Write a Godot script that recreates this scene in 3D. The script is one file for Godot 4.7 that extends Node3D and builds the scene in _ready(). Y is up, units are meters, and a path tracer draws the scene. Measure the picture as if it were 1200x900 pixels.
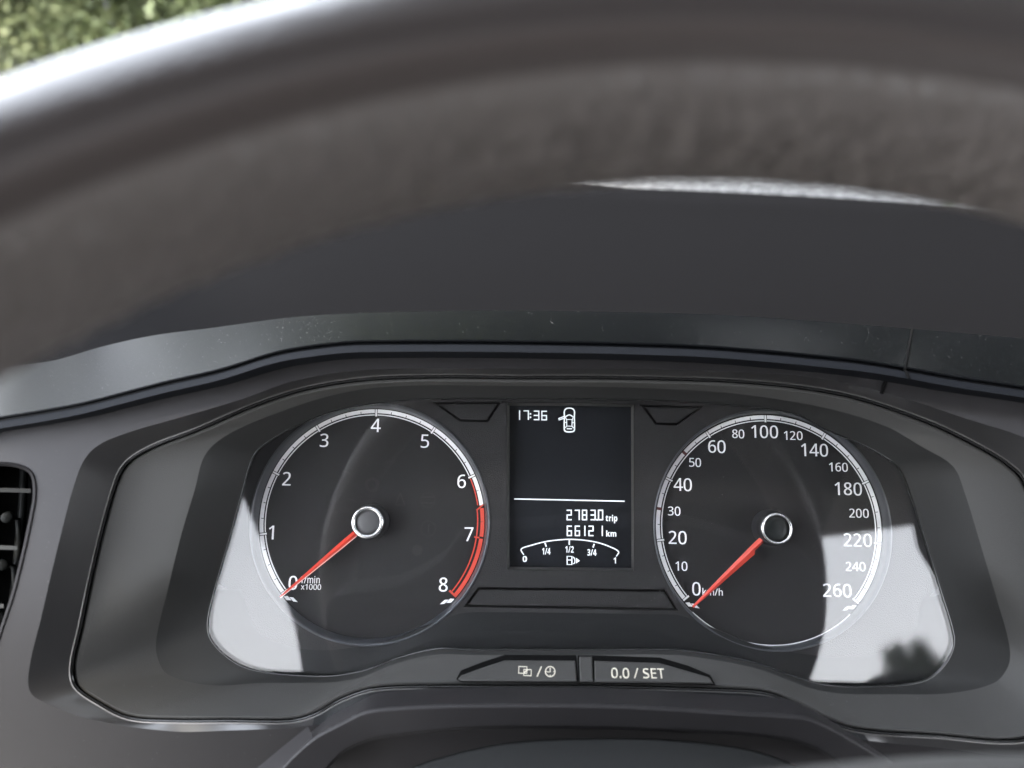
extends Node3D
# A car's instrument cluster seen past the rim of the steering wheel, with the dashboard round it.
# Everything of the dashboard is measured in the cluster's own frame: x right, y up along the dials, z towards the driver,
# origin halfway between the two dials. CAR turns that frame into the world (the dials lean back).

const LEAN := -23.8                       # degrees
var CAR := Transform3D(Basis(Vector3.RIGHT, deg_to_rad(LEAN)), Vector3(0, 0.95, 0))

# the pose of the camera in the cluster's frame, found from the marks of both dials
const EYE := Vector3(-0.02436562, 0.01426892, 0.32942029)
var fwd: Vector3
var rgt: Vector3
var upw: Vector3

var M := {}
var rng := RandomNumberGenerator.new()


func _ready() -> void:
	rng.seed = 7
	var t := deg_to_rad(7.808)
	var yw := deg_to_rad(-0.1885)
	var rl := deg_to_rad(0.879)
	fwd = Vector3(sin(yw) * cos(t), sin(t), -cos(t) * cos(yw))
	var r0 := fwd.cross(Vector3.UP).normalized()
	var u0 := r0.cross(fwd)
	upw = u0 * cos(rl) - r0 * sin(rl)
	rgt = r0 * cos(rl) + u0 * sin(rl)
	# --- camera
	var cam := Camera3D.new()
	cam.name = "camera"
	var lens_ := CameraAttributesPhysical.new()
	lens_.frustum_focal_length = 24.0
	lens_.exposure_aperture = 6.2
	lens_.frustum_focus_distance = 0.328
	lens_.frustum_near = 0.01
	lens_.frustum_far = 900.0
	add_child(cam)
	cam.attributes = lens_
	cam.fov = rad_to_deg(2.0 * atan(0.5))
	cam.near = 0.01
	cam.far = 900.0
	cam.transform = CAR * Transform3D(Basis(rgt, upw, -fwd), EYE)
	cam.current = true
	# --- sky, sun, exposure
	var we := WorldEnvironment.new()
	we.name = "environment"
	var e := Environment.new()
	e.background_mode = Environment.BG_SKY
	var sky := Sky.new()
	var sm := ProceduralSkyMaterial.new()
	sm.sky_top_color = Color(0.88, 0.91, 0.96)
	sm.sky_horizon_color = Color(0.97, 0.98, 1.0)
	sm.sky_curve = 0.25
	sm.ground_bottom_color = Color(0.30, 0.30, 0.28)
	sm.ground_horizon_color = Color(0.55, 0.56, 0.55)
	sm.sun_angle_max = 25.0
	sky.sky_material = sm
	e.sky = sky
	e.tonemap_mode = Environment.TONE_MAPPER_LINEAR
	e.tonemap_exposure = 16.0
	e.sdfgi_enabled = true
	e.ssao_enabled = true
	e.ssil_enabled = true
	we.environment = e
	add_child(we)
	var sun := DirectionalLight3D.new()
	sun.name = "sun"
	sun.light_energy = 0.3
	sun.light_angular_distance = 12.0
	sun.light_color = Color(1.0, 0.97, 0.92)
	sun.shadow_enabled = true
	add_child(sun)
	sun.look_at_from_position(Vector3.ZERO, -Vector3(-0.45, 0.75, 0.50), Vector3.UP)

	materials()
	outside()
	cabin()
	dashboard()
	column_cover()
	vent()
	cluster()
	wheel()


# ------------------------------------------------------------------ frames
func ray(px: float, py: float) -> Vector3:
	return rgt * ((px - 600.0) / 900.0) + upw * ((450.0 - py) / 900.0) + fwd

func P(px: float, py: float, z: float) -> Vector3:      # the point at height z over the dials that was measured at (px, py)
	var d := ray(px, py)
	return EYE + d * ((z - EYE.z) / d.z)

func W(px: float, py: float, depth: float) -> Vector3:  # the point measured at (px, py), so far from the camera
	return EYE + ray(px, py) * depth

func PV(a: Array, z: float) -> PackedVector3Array:
	var o := PackedVector3Array()
	for v in a:
		o.append(P(v.x, v.y, z))
	return o


# ------------------------------------------------------------------ nodes
func thing(called: String, label: String, category: String, xf := CAR) -> Node3D:
	var o := Node3D.new()
	o.name = called
	add_child(o, true)
	o.transform = xf
	o.set_meta("label", label)
	if category:
		o.set_meta("category", category)
	return o

func part(called: String, mesh: Mesh, mat: Material, parent: Node3D, xf := Transform3D()) -> MeshInstance3D:
	var o := MeshInstance3D.new()
	o.name = called
	o.mesh = mesh
	o.material_override = mat
	o.transform = xf
	parent.add_child(o, true)
	return o

func group_part(called: String, parent: Node3D) -> Node3D:
	var o := Node3D.new()
	o.name = called
	parent.add_child(o, true)
	return o


# ------------------------------------------------------------------ shapes
func spline(a: Array, sub: int, closed := false) -> Array:
	var o := []
	var n := a.size()
	for i in (n if closed else n - 1):
		var p0 = a[(i - 1 + n) % n] if closed or i > 0 else a[0] * 2.0 - a[1]
		var p1 = a[i]
		var p2 = a[(i + 1) % n]
		var p3 = a[(i + 2) % n] if closed or i + 2 < n else a[n - 1] * 2.0 - a[n - 2]
		# centripetal-ish: limit overshoot by scaling tangents to the chord
		var d: float = (p2 - p1).length()
		var m1 = (p2 - p0) * (d / maxf(1e-9, (p1 - p0).length() + d))
		var m2 = (p3 - p1) * (d / maxf(1e-9, (p3 - p2).length() + d))
		for k in sub:
			var s := float(k) / sub
			var s2 := s * s
			var s3 := s2 * s
			o.append(p1 * (2 * s3 - 3 * s2 + 1) + m1 * (s3 - 2 * s2 + s) + p2 * (-2 * s3 + 3 * s2) + m2 * (s3 - s2))
	if not closed:
		o.append(a[n - 1])
	return o

func v2(a: Array) -> Array:      # flat list of numbers to points
	var o := []
	for i in a.size() / 2:
		o.append(Vector2(a[2 * i], a[2 * i + 1]))
	return o

func resample(a: Array, n: int) -> Array:
	var l := [0.0]
	for i in a.size() - 1:
		l.append(l[i] + (a[i + 1] - a[i]).length())
	var o := []
	var k := 0
	for i in n:
		var s: float = l[-1] * i / (n - 1)
		while k < a.size() - 2 and l[k + 1] < s:
			k += 1
		o.append(a[k].lerp(a[k + 1], clampf((s - l[k]) / maxf(1e-9, l[k + 1] - l[k]), 0, 1)))
	return o

func quad(st: SurfaceTool, a: Vector3, b: Vector3, c: Vector3, d: Vector3) -> void:
	st.add_vertex(a)
	st.add_vertex(b)
	st.add_vertex(c)
	st.add_vertex(a)
	st.add_vertex(c)
	st.add_vertex(d)

# rings: lists of points, all of one length; smooth: the smooth group of each band (equal numbers are smoothed together)
func loft(rings: Array, closed: bool, smooth: Array = []) -> ArrayMesh:
	var st := SurfaceTool.new()
	st.begin(Mesh.PRIMITIVE_TRIANGLES)
	var n: int = rings[0].size()
	for r in rings.size() - 1:
		st.set_smooth_group(smooth[r] if smooth else 0)
		for i in (n if closed else n - 1):
			var j := (i + 1) % n
			quad(st, rings[r][i], rings[r][j], rings[r + 1][j], rings[r + 1][i])
	st.generate_normals()
	return st.commit()

func tube(path: Array, radius: float, sides := 8, closed := false) -> ArrayMesh:
	var rings := []
	var n := path.size()
	var last := Vector3.ZERO
	for i in n:
		var a: Vector3 = path[(i - 1 + n) % n] if closed or i > 0 else path[i]
		var b: Vector3 = path[(i + 1) % n] if closed or i < n - 1 else path[i]
		var d := (b - a).normalized()
		var u := last - d * last.dot(d) if last != Vector3.ZERO else d.cross(Vector3.UP if absf(d.y) < 0.9 else Vector3.RIGHT)
		u = u.normalized()
		last = u
		var v := d.cross(u)
		var ring := []
		for k in sides:
			var g := TAU * k / sides
			ring.append(path[i] + (u * cos(g) + v * sin(g)) * radius)
		rings.append(ring)
	if closed:
		rings.append(rings[0])
	return loft(rings, true)

func lathe(profile: Array, n := 96) -> ArrayMesh:   # profile of Vector2(radius, z), turned round z
	var rings := []
	for p in profile:
		var ring := []
		for i in n:
			var g := TAU * i / n
			ring.append(Vector3(p.x * cos(g), p.x * sin(g), p.y))
		rings.append(ring)
	var sm := []
	for i in profile.size() - 1:
		sm.append(i)
	return loft(rings, true, sm)

func lathe_smooth(profile: Array, n := 96) -> ArrayMesh:
	var rings := []
	for p in profile:
		var ring := []
		for i in n:
			var g := TAU * i / n
			ring.append(Vector3(p.x * cos(g), p.x * sin(g), p.y))
		rings.append(ring)
	return loft(rings, true)

# a sheet over a measured outline, with holes; zf gives the height over the dials; a skirt turns its edges down
func patch(outer: Array, holes: Array, zf: Callable, step: float, skirt := 0.0, hole_skirt := -1.0) -> ArrayMesh:
	var pts := PackedVector2Array()
	outer = dense(outer, step * 0.6)
	holes = holes.map(func(h): return dense(h, step * 0.6))
	var op := PackedVector2Array(outer)
	var hp := []
	var jit := RandomNumberGenerator.new()
	jit.seed = 3
	for p in outer:
		pts.append(p)
	for h in holes:
		hp.append(PackedVector2Array(h))
		for p in h:
			pts.append(p)
	var lo := op[0]
	var hi := op[0]
	for p in op:
		lo = lo.min(p)
		hi = hi.max(p)
	var edge := pts.duplicate()
	var y := lo.y + step * 0.5
	while y < hi.y:
		var x := lo.x + step * 0.5
		while x < hi.x:
			var q := Vector2(x + jit.randf_range(-0.12, 0.12) * step, y + jit.randf_range(-0.12, 0.12) * step)
			if inside(q, op, hp):
				var far := true
				for b in edge:
					if b.distance_squared_to(q) < step * step * 0.16:
						far = false
						break
				if far:
					pts.append(q)
			x += step
		y += step
	var tri := Geometry2D.triangulate_delaunay(pts)
	var st := SurfaceTool.new()
	st.begin(Mesh.PRIMITIVE_TRIANGLES)
	st.set_smooth_group(0)
	var v := PackedVector3Array()
	for p in pts:
		v.append(P(p.x, p.y, zf.call(p)))
	for i in tri.size() / 3:
		var a := tri[3 * i]
		var b := tri[3 * i + 1]
		var c := tri[3 * i + 2]
		if not inside((pts[a] + pts[b] + pts[c]) / 3.0, op, hp):
			continue
		if (pts[b] - pts[a]).cross(pts[c] - pts[a]) < 0:
			var s := b
			b = c
			c = s
		st.add_vertex(v[a])
		st.add_vertex(v[b])
		st.add_vertex(v[c])
	if hole_skirt < 0:
		hole_skirt = skirt
	var loops := [outer] + holes
	for k in loops.size():
		var dz := skirt if k == 0 else hole_skirt
		if dz <= 0:
			continue
		st.set_smooth_group(1)
		var l: Array = loops[k]
		for i in l.size():
			var a2: Vector2 = l[i]
			var b2: Vector2 = l[(i + 1) % l.size()]
			var a3 := P(a2.x, a2.y, zf.call(a2))
			var b3 := P(b2.x, b2.y, zf.call(b2))
			var dn := Vector3(0, 0, -dz)
			if k == 0:
				quad(st, b3, a3, a3 + dn, b3 + dn)
			else:
				quad(st, a3, b3, b3 + dn, a3 + dn)
	st.generate_normals()
	return st.commit()

func dense(a: Array, most: float) -> Array:
	var o := []
	for i in a.size():
		var b: Vector2 = a[(i + 1) % a.size()]
		var n := maxi(1, int(ceil(a[i].distance_to(b) / most)))
		for k in n:
			o.append(a[i].lerp(b, float(k) / n))
	return o

func inside(q: Vector2, op: PackedVector2Array, hp: Array) -> bool:
	if not Geometry2D.is_point_in_polygon(q, op):
		return false
	for h in hp:
		if Geometry2D.is_point_in_polygon(q, h):
			return false
	return true

# a raised plate with chamfered edges over a measured outline
func plate(outline: Array, zf: Callable, rise: float, chamfer: float) -> ArrayMesh:
	var st := SurfaceTool.new()
	st.begin(Mesh.PRIMITIVE_TRIANGLES)
	var inner := inset(outline, chamfer)
	var n := outline.size()
	st.set_smooth_group(-1)
	for i in n:
		var j := (i + 1) % n
		var o0: Vector2 = outline[i]
		var o1: Vector2 = outline[j]
		var i0: Vector2 = inner[i]
		var i1: Vector2 = inner[j]
		quad(st, P(o0.x, o0.y, zf.call(o0) - 0.0012), P(o1.x, o1.y, zf.call(o1) - 0.0012), P(o1.x, o1.y, zf.call(o1) + rise * 0.5), P(o0.x, o0.y, zf.call(o0) + rise * 0.5))
		quad(st, P(o0.x, o0.y, zf.call(o0) + rise * 0.5), P(o1.x, o1.y, zf.call(o1) + rise * 0.5), P(i1.x, i1.y, zf.call(i1) + rise), P(i0.x, i0.y, zf.call(i0) + rise))
	var tri := Geometry2D.triangulate_polygon(PackedVector2Array(inner))
	for k in tri.size() / 3:
		var a: Vector2 = inner[tri[3 * k]]
		var b: Vector2 = inner[tri[3 * k + 1]]
		var c: Vector2 = inner[tri[3 * k + 2]]
		if (b - a).cross(c - a) < 0:
			var s := b
			b = c
			c = s
		for q in [a, b, c]:
			st.add_vertex(P(q.x, q.y, zf.call(q) + rise))
	st.generate_normals()
	return st.commit()

func inset(a: Array, d: float) -> Array:
	var o := []
	var n := a.size()
	var area := 0.0
	for i in n:
		area += a[i].cross(a[(i + 1) % n])
	var s := signf(area)
	for i in n:
		var e0: Vector2 = (a[i] - a[(i - 1 + n) % n]).normalized()
		var e1: Vector2 = (a[(i + 1) % n] - a[i]).normalized()
		var n0 := Vector2(-e0.y, e0.x) * s
		var n1 := Vector2(-e1.y, e1.x) * s
		var m := (n0 + n1).normalized()
		o.append(a[i] + m * d / maxf(0.4, m.dot(n0)))
	return o

func box_mesh(size: Vector3) -> BoxMesh:
	var b := BoxMesh.new()
	b.size = size
	return b

# a flat bar between two points of the cluster's frame, standing a little over the surface
func bar(a: Vector3, b: Vector3, w: float, h := 0.0002) -> ArrayMesh:
	var d := (b - a).normalized()
	var s := d.cross(Vector3.BACK).normalized() * w * 0.5
	var up := Vector3(0, 0, h)
	return loft([[a - s, b - s], [a - s + up, b - s + up], [a + s + up, b + s + up], [a + s, b + s]], false, [1, 2, 3])

func arc_strip(r0: float, r1: float, a0: float, a1: float, h := 0.0002) -> ArrayMesh:   # degrees from straight up, clockwise
	var n := maxi(2, int(absf(a1 - a0) / 1.5) + 1)
	var lo := []
	var lo2 := []
	var hi := []
	var hi2 := []
	for i in n + 1:
		var g := deg_to_rad(lerpf(a0, a1, float(i) / n))
		var d := Vector3(sin(g), cos(g), 0)
		lo.append(d * r0)
		lo2.append(d * r0 + Vector3(0, 0, h))
		hi2.append(d * r1 + Vector3(0, 0, h))
		hi.append(d * r1)
	return loft([lo, lo2, hi2, hi], false, [1, 2, 3])

var fonts := {}
func lettering(called: String, s: String, at: Vector3, w: float, h: float, mat: Material, parent: Node3D, font := "Droid Sans", tilt := Basis(), depth := 0.0002) -> MeshInstance3D:
	if not fonts.has(font):
		var f := SystemFont.new()
		f.font_names = PackedStringArray([font.trim_suffix("*")])
		if font.ends_with("*"):
			f.font_weight = 700
		fonts[font] = f
	var t := TextMesh.new()
	t.font = fonts[font]
	t.text = s
	t.font_size = 48
	t.pixel_size = 0.01
	t.depth = 0.02
	t.curve_step = 1.0
	var bb := t.get_aabb()
	var sx := w / bb.size.x if w > 0 else h / bb.size.y
	var sy := h / bb.size.y if h > 0 else sx
	var sc := Basis().scaled(Vector3(sx, sy, depth / 0.02))
	var b := tilt * sc
	return part(called, t, mat, parent, Transform3D(b, at - b * bb.get_center() + tilt * Vector3(0, 0, depth * 0.5)))


# ------------------------------------------------------------------ materials
func mat(name_: String, lin: Color, rough: float, metal := 0.0, spec := 0.5) -> StandardMaterial3D:
	var m := StandardMaterial3D.new()
	m.resource_name = name_
	m.albedo_color = lin.linear_to_srgb()
	m.roughness = rough
	m.metallic = metal
	m.metallic_specular = spec
	M[name_] = m
	return m

func noise_tex(freq: float, seed_: int, normal: bool, strength := 4.0, kind := FastNoiseLite.TYPE_SIMPLEX_SMOOTH, octaves := 3, size := 512) -> NoiseTexture2D:
	var n := FastNoiseLite.new()
	n.noise_type = kind
	n.seed = seed_
	n.frequency = freq
	n.fractal_octaves = octaves
	var t := NoiseTexture2D.new()
	t.width = size
	t.height = size
	t.seamless = true
	t.noise = n
	t.as_normal_map = normal
	t.bump_strength = strength
	return t

func grain(m: StandardMaterial3D, tex: Texture2D, per_m: float, amount: float) -> void:
	m.normal_enabled = true
	m.normal_texture = tex
	m.normal_scale = amount
	m.uv1_triplanar = true
	m.uv1_scale = Vector3.ONE * per_m

func ramp(a: Array) -> Gradient:
	var g := Gradient.new()
	g.offsets = PackedFloat32Array(a.map(func(x): return x[0]))
	g.colors = PackedColorArray(a.map(func(x): return x[1]))
	return g

func materials() -> void:
	var fine := noise_tex(0.11, 1, true, 5.0)
	var cell := noise_tex(0.06, 5, true, 6.0, FastNoiseLite.TYPE_CELLULAR, 1)
	var dust := noise_tex(0.42, 9, false, 1.0, FastNoiseLite.TYPE_SIMPLEX, 2, 1024)
	dust.color_ramp = ramp([[0.0, Color(0.50, 0.50, 0.50)], [0.70, Color(0.56, 0.56, 0.56)], [0.80, Color(0.75, 0.75, 0.75)], [0.9, Color(1, 1, 1)]])

	grain(mat("faceplate", Color(0.022, 0.0215, 0.022), 0.55, 0.0, 0.22), fine, 30.0, 0.35)
	grain(mat("dial", Color(0.019, 0.0185, 0.019), 0.60, 0.0, 0.2), fine, 60.0, 0.15)
	grain(mat("shroud", Color(0.052, 0.051, 0.049), 0.55, 0.0, 0.25), fine, 40.0, 0.4)
	grain(mat("shaded_inner_wall", Color(0.024, 0.024, 0.0235), 0.5, 0.0, 0.25), fine, 40.0, 0.15)  # shroud plastic again, with the shade of the inner wall put into its colour
	grain(mat("satin", Color(0.0235, 0.0222, 0.0231), 0.42, 0.2, 0.3), fine, 60.0, 0.28)
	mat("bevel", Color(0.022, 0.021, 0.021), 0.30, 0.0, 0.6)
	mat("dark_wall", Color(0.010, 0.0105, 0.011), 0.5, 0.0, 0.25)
	mat("recess", Color(0.006, 0.006, 0.006), 0.8, 0.0, 0.05)
	mat("gloss_black", Color(0.012, 0.012, 0.012), 0.08)
	mat("bright_line", Color(0.20, 0.19, 0.185), 0.3, 0.8)
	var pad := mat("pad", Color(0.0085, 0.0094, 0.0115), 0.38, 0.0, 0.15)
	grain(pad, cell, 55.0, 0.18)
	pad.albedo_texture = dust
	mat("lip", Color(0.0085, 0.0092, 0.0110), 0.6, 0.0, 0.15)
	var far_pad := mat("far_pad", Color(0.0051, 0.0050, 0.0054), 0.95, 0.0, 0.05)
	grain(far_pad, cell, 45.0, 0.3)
	grain(mat("cover", Color(0.020, 0.0205, 0.0205), 0.65, 0.0, 0.2), cell, 70.0, 0.5)
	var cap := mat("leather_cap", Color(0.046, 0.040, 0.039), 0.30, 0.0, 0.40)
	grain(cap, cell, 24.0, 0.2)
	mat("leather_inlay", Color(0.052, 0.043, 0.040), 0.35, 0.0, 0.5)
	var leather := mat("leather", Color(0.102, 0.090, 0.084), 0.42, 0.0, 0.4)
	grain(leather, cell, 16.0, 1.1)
	mat("hub_pad", Color(0.07, 0.069, 0.067), 0.5, 0.0, 0.3)
	mat("white_print", Color(0.82, 0.82, 0.83), 0.5)
	mat("red_print", Color(0.52, 0.05, 0.028), 0.5)
	mat("dark_red_print", Color(0.10, 0.02, 0.015), 0.5)
	mat("unlit_print", Color(0.0245, 0.0235, 0.0235), 0.6, 0.0, 0.2)
	mat("dust_fleck", Color(0.14, 0.14, 0.138), 0.9, 0.0, 0.2)
	mat("black_print", Color(0.012, 0.012, 0.012), 0.6)
	var needle := mat("needle", Color(0.54, 0.045, 0.026), 0.35)
	needle.emission_enabled = false
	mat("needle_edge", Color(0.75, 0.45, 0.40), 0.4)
	mat("chrome", Color(0.72, 0.72, 0.72), 0.22, 0.9)
	mat("hub_dark", Color(0.02, 0.02, 0.021), 0.35)
	mat("hub_cap", Color(0.07, 0.07, 0.072), 0.4, 0.2, 0.35)
	mat("hub_cap_dark", Color(0.012, 0.014, 0.014), 0.35, 0.0, 0.25)
	mat("ring", Color(0.06, 0.063, 0.07), 0.3, 0.3)
	mat("screen", Color(0.011, 0.012, 0.0145), 0.3, 0.0, 0.3)
	mat("cream_print", Color(0.62, 0.58, 0.48), 0.5)
	mat("vane", Color(0.012, 0.0128, 0.0124), 0.5, 0.0, 0.25)
	var lit := mat("lit_segment", Color(0.5, 0.52, 0.53), 0.6)
	lit.emission_enabled = true
	lit.emission = Color(0.93, 0.97, 1.0)
	lit.emission_energy_multiplier = 0.045
	var pane := mat("pane", Color(0.02, 0.02, 0.02), 0.02)
	pane.transparency = BaseMaterial3D.TRANSPARENCY_ALPHA
	pane.albedo_color.a = 0.03
	pane.metallic_specular = 0.36
	# cabin and outside
	mat("headliner", Color(0.30, 0.29, 0.28), 0.9)
	mat("door_trim", Color(0.05, 0.05, 0.052), 0.7)
	mat("seat_cloth", Color(0.035, 0.035, 0.037), 0.9)
	var gr := mat("gravel", Color(0.5, 0.5, 0.5), 0.95)
	var gt := noise_tex(0.05, 21, false, 1.0, FastNoiseLite.TYPE_SIMPLEX, 4)
	gt.color_ramp = ramp([[0.0, Color(0.42, 0.42, 0.41)], [0.6, Color(0.56, 0.55, 0.53)], [1.0, Color(0.66, 0.65, 0.62)]])
	gr.albedo_texture = gt
	gr.albedo_color = Color.WHITE
	gr.uv1_triplanar = true
	gr.uv1_scale = Vector3.ONE * 0.6
	var con := mat("concrete", Color(0.22, 0.22, 0.22), 0.9)
	var ct := noise_tex(0.03, 33, false, 1.0, FastNoiseLite.TYPE_SIMPLEX, 4)
	ct.color_ramp = ramp([[0.25, Color(0.28, 0.28, 0.28)], [0.5, Color(0.44, 0.44, 0.44)], [0.75, Color(0.60, 0.60, 0.60)]])  # blotches imitate the blurred texture of the bright sliver
	con.albedo_texture = ct
	con.albedo_color = Color.WHITE
	con.uv1_triplanar = true
	con.uv1_scale = Vector3.ONE * 0.9
	mat("bark", Color(0.10, 0.075, 0.05), 0.9)
	for k in 3:
		var l := mat("leaf_%d" % k, [Color(0.120, 0.135, 0.058), Color(0.098, 0.120, 0.054), Color(0.050, 0.064, 0.040)][k], 0.7)
		l.vertex_color_use_as_albedo = true
		l.backlight_enabled = true
		l.backlight = Color(0.35, 0.40, 0.15)


# ------------------------------------------------------------------ outside the windscreen
func outside() -> void:
	var g := MeshInstance3D.new()
	g.name = "ground"
	var pm := PlaneMesh.new()
	pm.size = Vector2(1200, 1200)
	g.mesh = pm
	g.material_override = M.gravel
	add_child(g)
	g.set_meta("kind", "structure")
	g.set_meta("label", "pale gravel ground outside the car")
	var wall := thing("added_wall", "added pale wall that makes the bright sliver between wheel rim and dashboard", "wall", Transform3D(Basis(), Vector3(3.0, 0, -9.0)))  # wall added to brighten the gap between rim and dash
	part("coping", box_mesh(Vector3(14, 0.08, 0.34)), M.concrete, wall, Transform3D(Basis(), Vector3(0, 1.02, 0)))
	part("body", box_mesh(Vector3(14, 0.98, 0.26)), M.concrete, wall, Transform3D(Basis(), Vector3(0, 0.49, 0)))
	var first := tree(Vector3(-7.6, 0, -11.0), 4.0, 0, "yellow green tree in the gap over the wheel rim, nearest the edge")
	var second := tree(Vector3(-4.9, 0, -12.5), 6.6, 1, "dark green tree right of the yellow green one, over the wheel rim")
	for q in [[second, Vector3(-1.6, 0, -12.0), 2.6, "green tree farthest right of those over the wheel rim"], [first, Vector3(-6.2, 0, -15.5), 0.7, "tall green tree behind the yellow green one over the wheel rim"]]:
		var c: Node3D = q[0].duplicate()
		c.name = "tree"
		add_child(c, true)
		c.position = q[1]
		c.rotation.y = q[2]
		c.set_meta("label", q[3])
	# the rest of the wood, one mass
	var mm := MultiMesh.new()
	mm.transform_format = MultiMesh.TRANSFORM_3D
	mm.mesh = (second.get_node("crown") as MeshInstance3D).mesh
	mm.instance_count = 28
	for i in 12:
		var an := deg_to_rad(-4.0 + 7.0 * i)
		var d := 13.0 + 3.0 * (i % 2)
		mm.set_instance_transform(i, Transform3D(Basis(Vector3.UP, i * 1.3).scaled(Vector3(1.4, 4.2, 1.4)), Vector3(sin(an) * d, 0, -cos(an) * d)))
	for i in 15:      # unseen boughs added over the front of the car to shade the dash
		mm.set_instance_transform(12 + i, Transform3D(Basis(Vector3.UP, i * 2.1).scaled(Vector3(1.5, 1.1, 1.5)), Vector3(3.0 + 2.9 * (i % 5 if i < 10 else i - 10.5), 2.7 + 1.4 * (i / 5), -7.2 + 3.0 * (i / 5))))
	mm.set_instance_transform(27, Transform3D(Basis().scaled(Vector3(0.30, 0.30, 0.30)), Vector3(8.9, 0.0, 15.0)))      # a shrub behind the car, seen only in the lens
	var wood := MultiMeshInstance3D.new()
	wood.name = "woodland"
	wood.multimesh = mm
	wood.material_override = M["leaf_2"]
	add_child(wood)
	wood.set_meta("kind", "stuff")
	wood.set_meta("label", "dense green woodland beyond the windscreen, with unseen boughs added over the car")
	wood.set_meta("category", "wood")

func tree(at: Vector3, h: float, kind: int, label: String) -> Node3D:
	var r := RandomNumberGenerator.new()
	r.seed = int(h * 1000) + kind
	var o := thing("tree", label, "tree", Transform3D(Basis(), at))
	o.set_meta("group", "trees beyond the windscreen")
	var tr := []
	for i in 7:
		var f := i / 6.0
		var ring := []
		var c := Vector3(sin(f * 3.0) * 0.08, f * h * 0.8, cos(f * 2.3) * 0.06)
		for k in 9:
			ring.append(c + Vector3(cos(TAU * k / 9), 0, sin(TAU * k / 9)) * lerpf(0.17, 0.03, f))
		tr.append(ring)
	part("trunk", loft(tr, true), M.bark, o)
	var st := SurfaceTool.new()
	st.begin(Mesh.PRIMITIVE_TRIANGLES)
	st.set_smooth_group(-1)
	for c in 230:
		var f := r.randf()
		var yy := h * (0.10 + 0.88 * f)
		var rad := (0.9 + h * 0.22) * sqrt(maxf(0.05, 1.0 - pow(absf(f * 1.7 - 0.7), 2.2) * 0.8)) * sqrt(r.randf_range(0.05, 1.0))
		var an := r.randf() * TAU
		var cc := Vector3(cos(an) * rad, yy, sin(an) * rad)
		var cr := r.randf_range(0.45, 0.9)
		var tone := r.randf_range(0.82, 1.18)
		for q in 330:
			var d := Vector3(r.randfn(), r.randfn() * 0.75, r.randfn()) * cr * 0.5
			var b := Basis.from_euler(Vector3(r.randf() * TAU, r.randf() * TAU, r.randf() * TAU)) * r.randf_range(0.035, 0.07)
			var tn := tone * r.randf_range(0.9, 1.1)
			st.set_color(Color(tn * r.randf_range(0.95, 1.1), tn, tn * 0.9))
			var p0 := cc + d - b.x
			var p1 := cc + d + b.y * 0.6
			var p2 := cc + d + b.x
			var p3 := cc + d - b.y * 0.6
			st.add_vertex(p0); st.add_vertex(p1); st.add_vertex(p2)
			st.add_vertex(p0); st.add_vertex(p2); st.add_vertex(p3)
	st.generate_normals()
	part("crown", st.commit(), M["leaf_%d" % kind], o)
	return o


# ------------------------------------------------------------------ the car round the dashboard (seen only through the windscreen and in reflections)
func slab(called: String, a: Vector3, b: Vector3, c: Vector3, d: Vector3, thick: float, m: Material, parent: Node3D) -> void:
	var n := (b - a).cross(d - a).normalized() * thick
	var st := SurfaceTool.new()
	st.begin(Mesh.PRIMITIVE_TRIANGLES)
	st.set_smooth_group(-1)
	quad(st, a, b, c, d)
	quad(st, d + n, c + n, b + n, a + n)
	quad(st, a, a + n, b + n, b)
	quad(st, b, b + n, c + n, c)
	quad(st, c, c + n, d + n, d)
	quad(st, d, d + n, a + n, a)
	st.generate_normals()
	part(called, st.commit(), m, parent)

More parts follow.
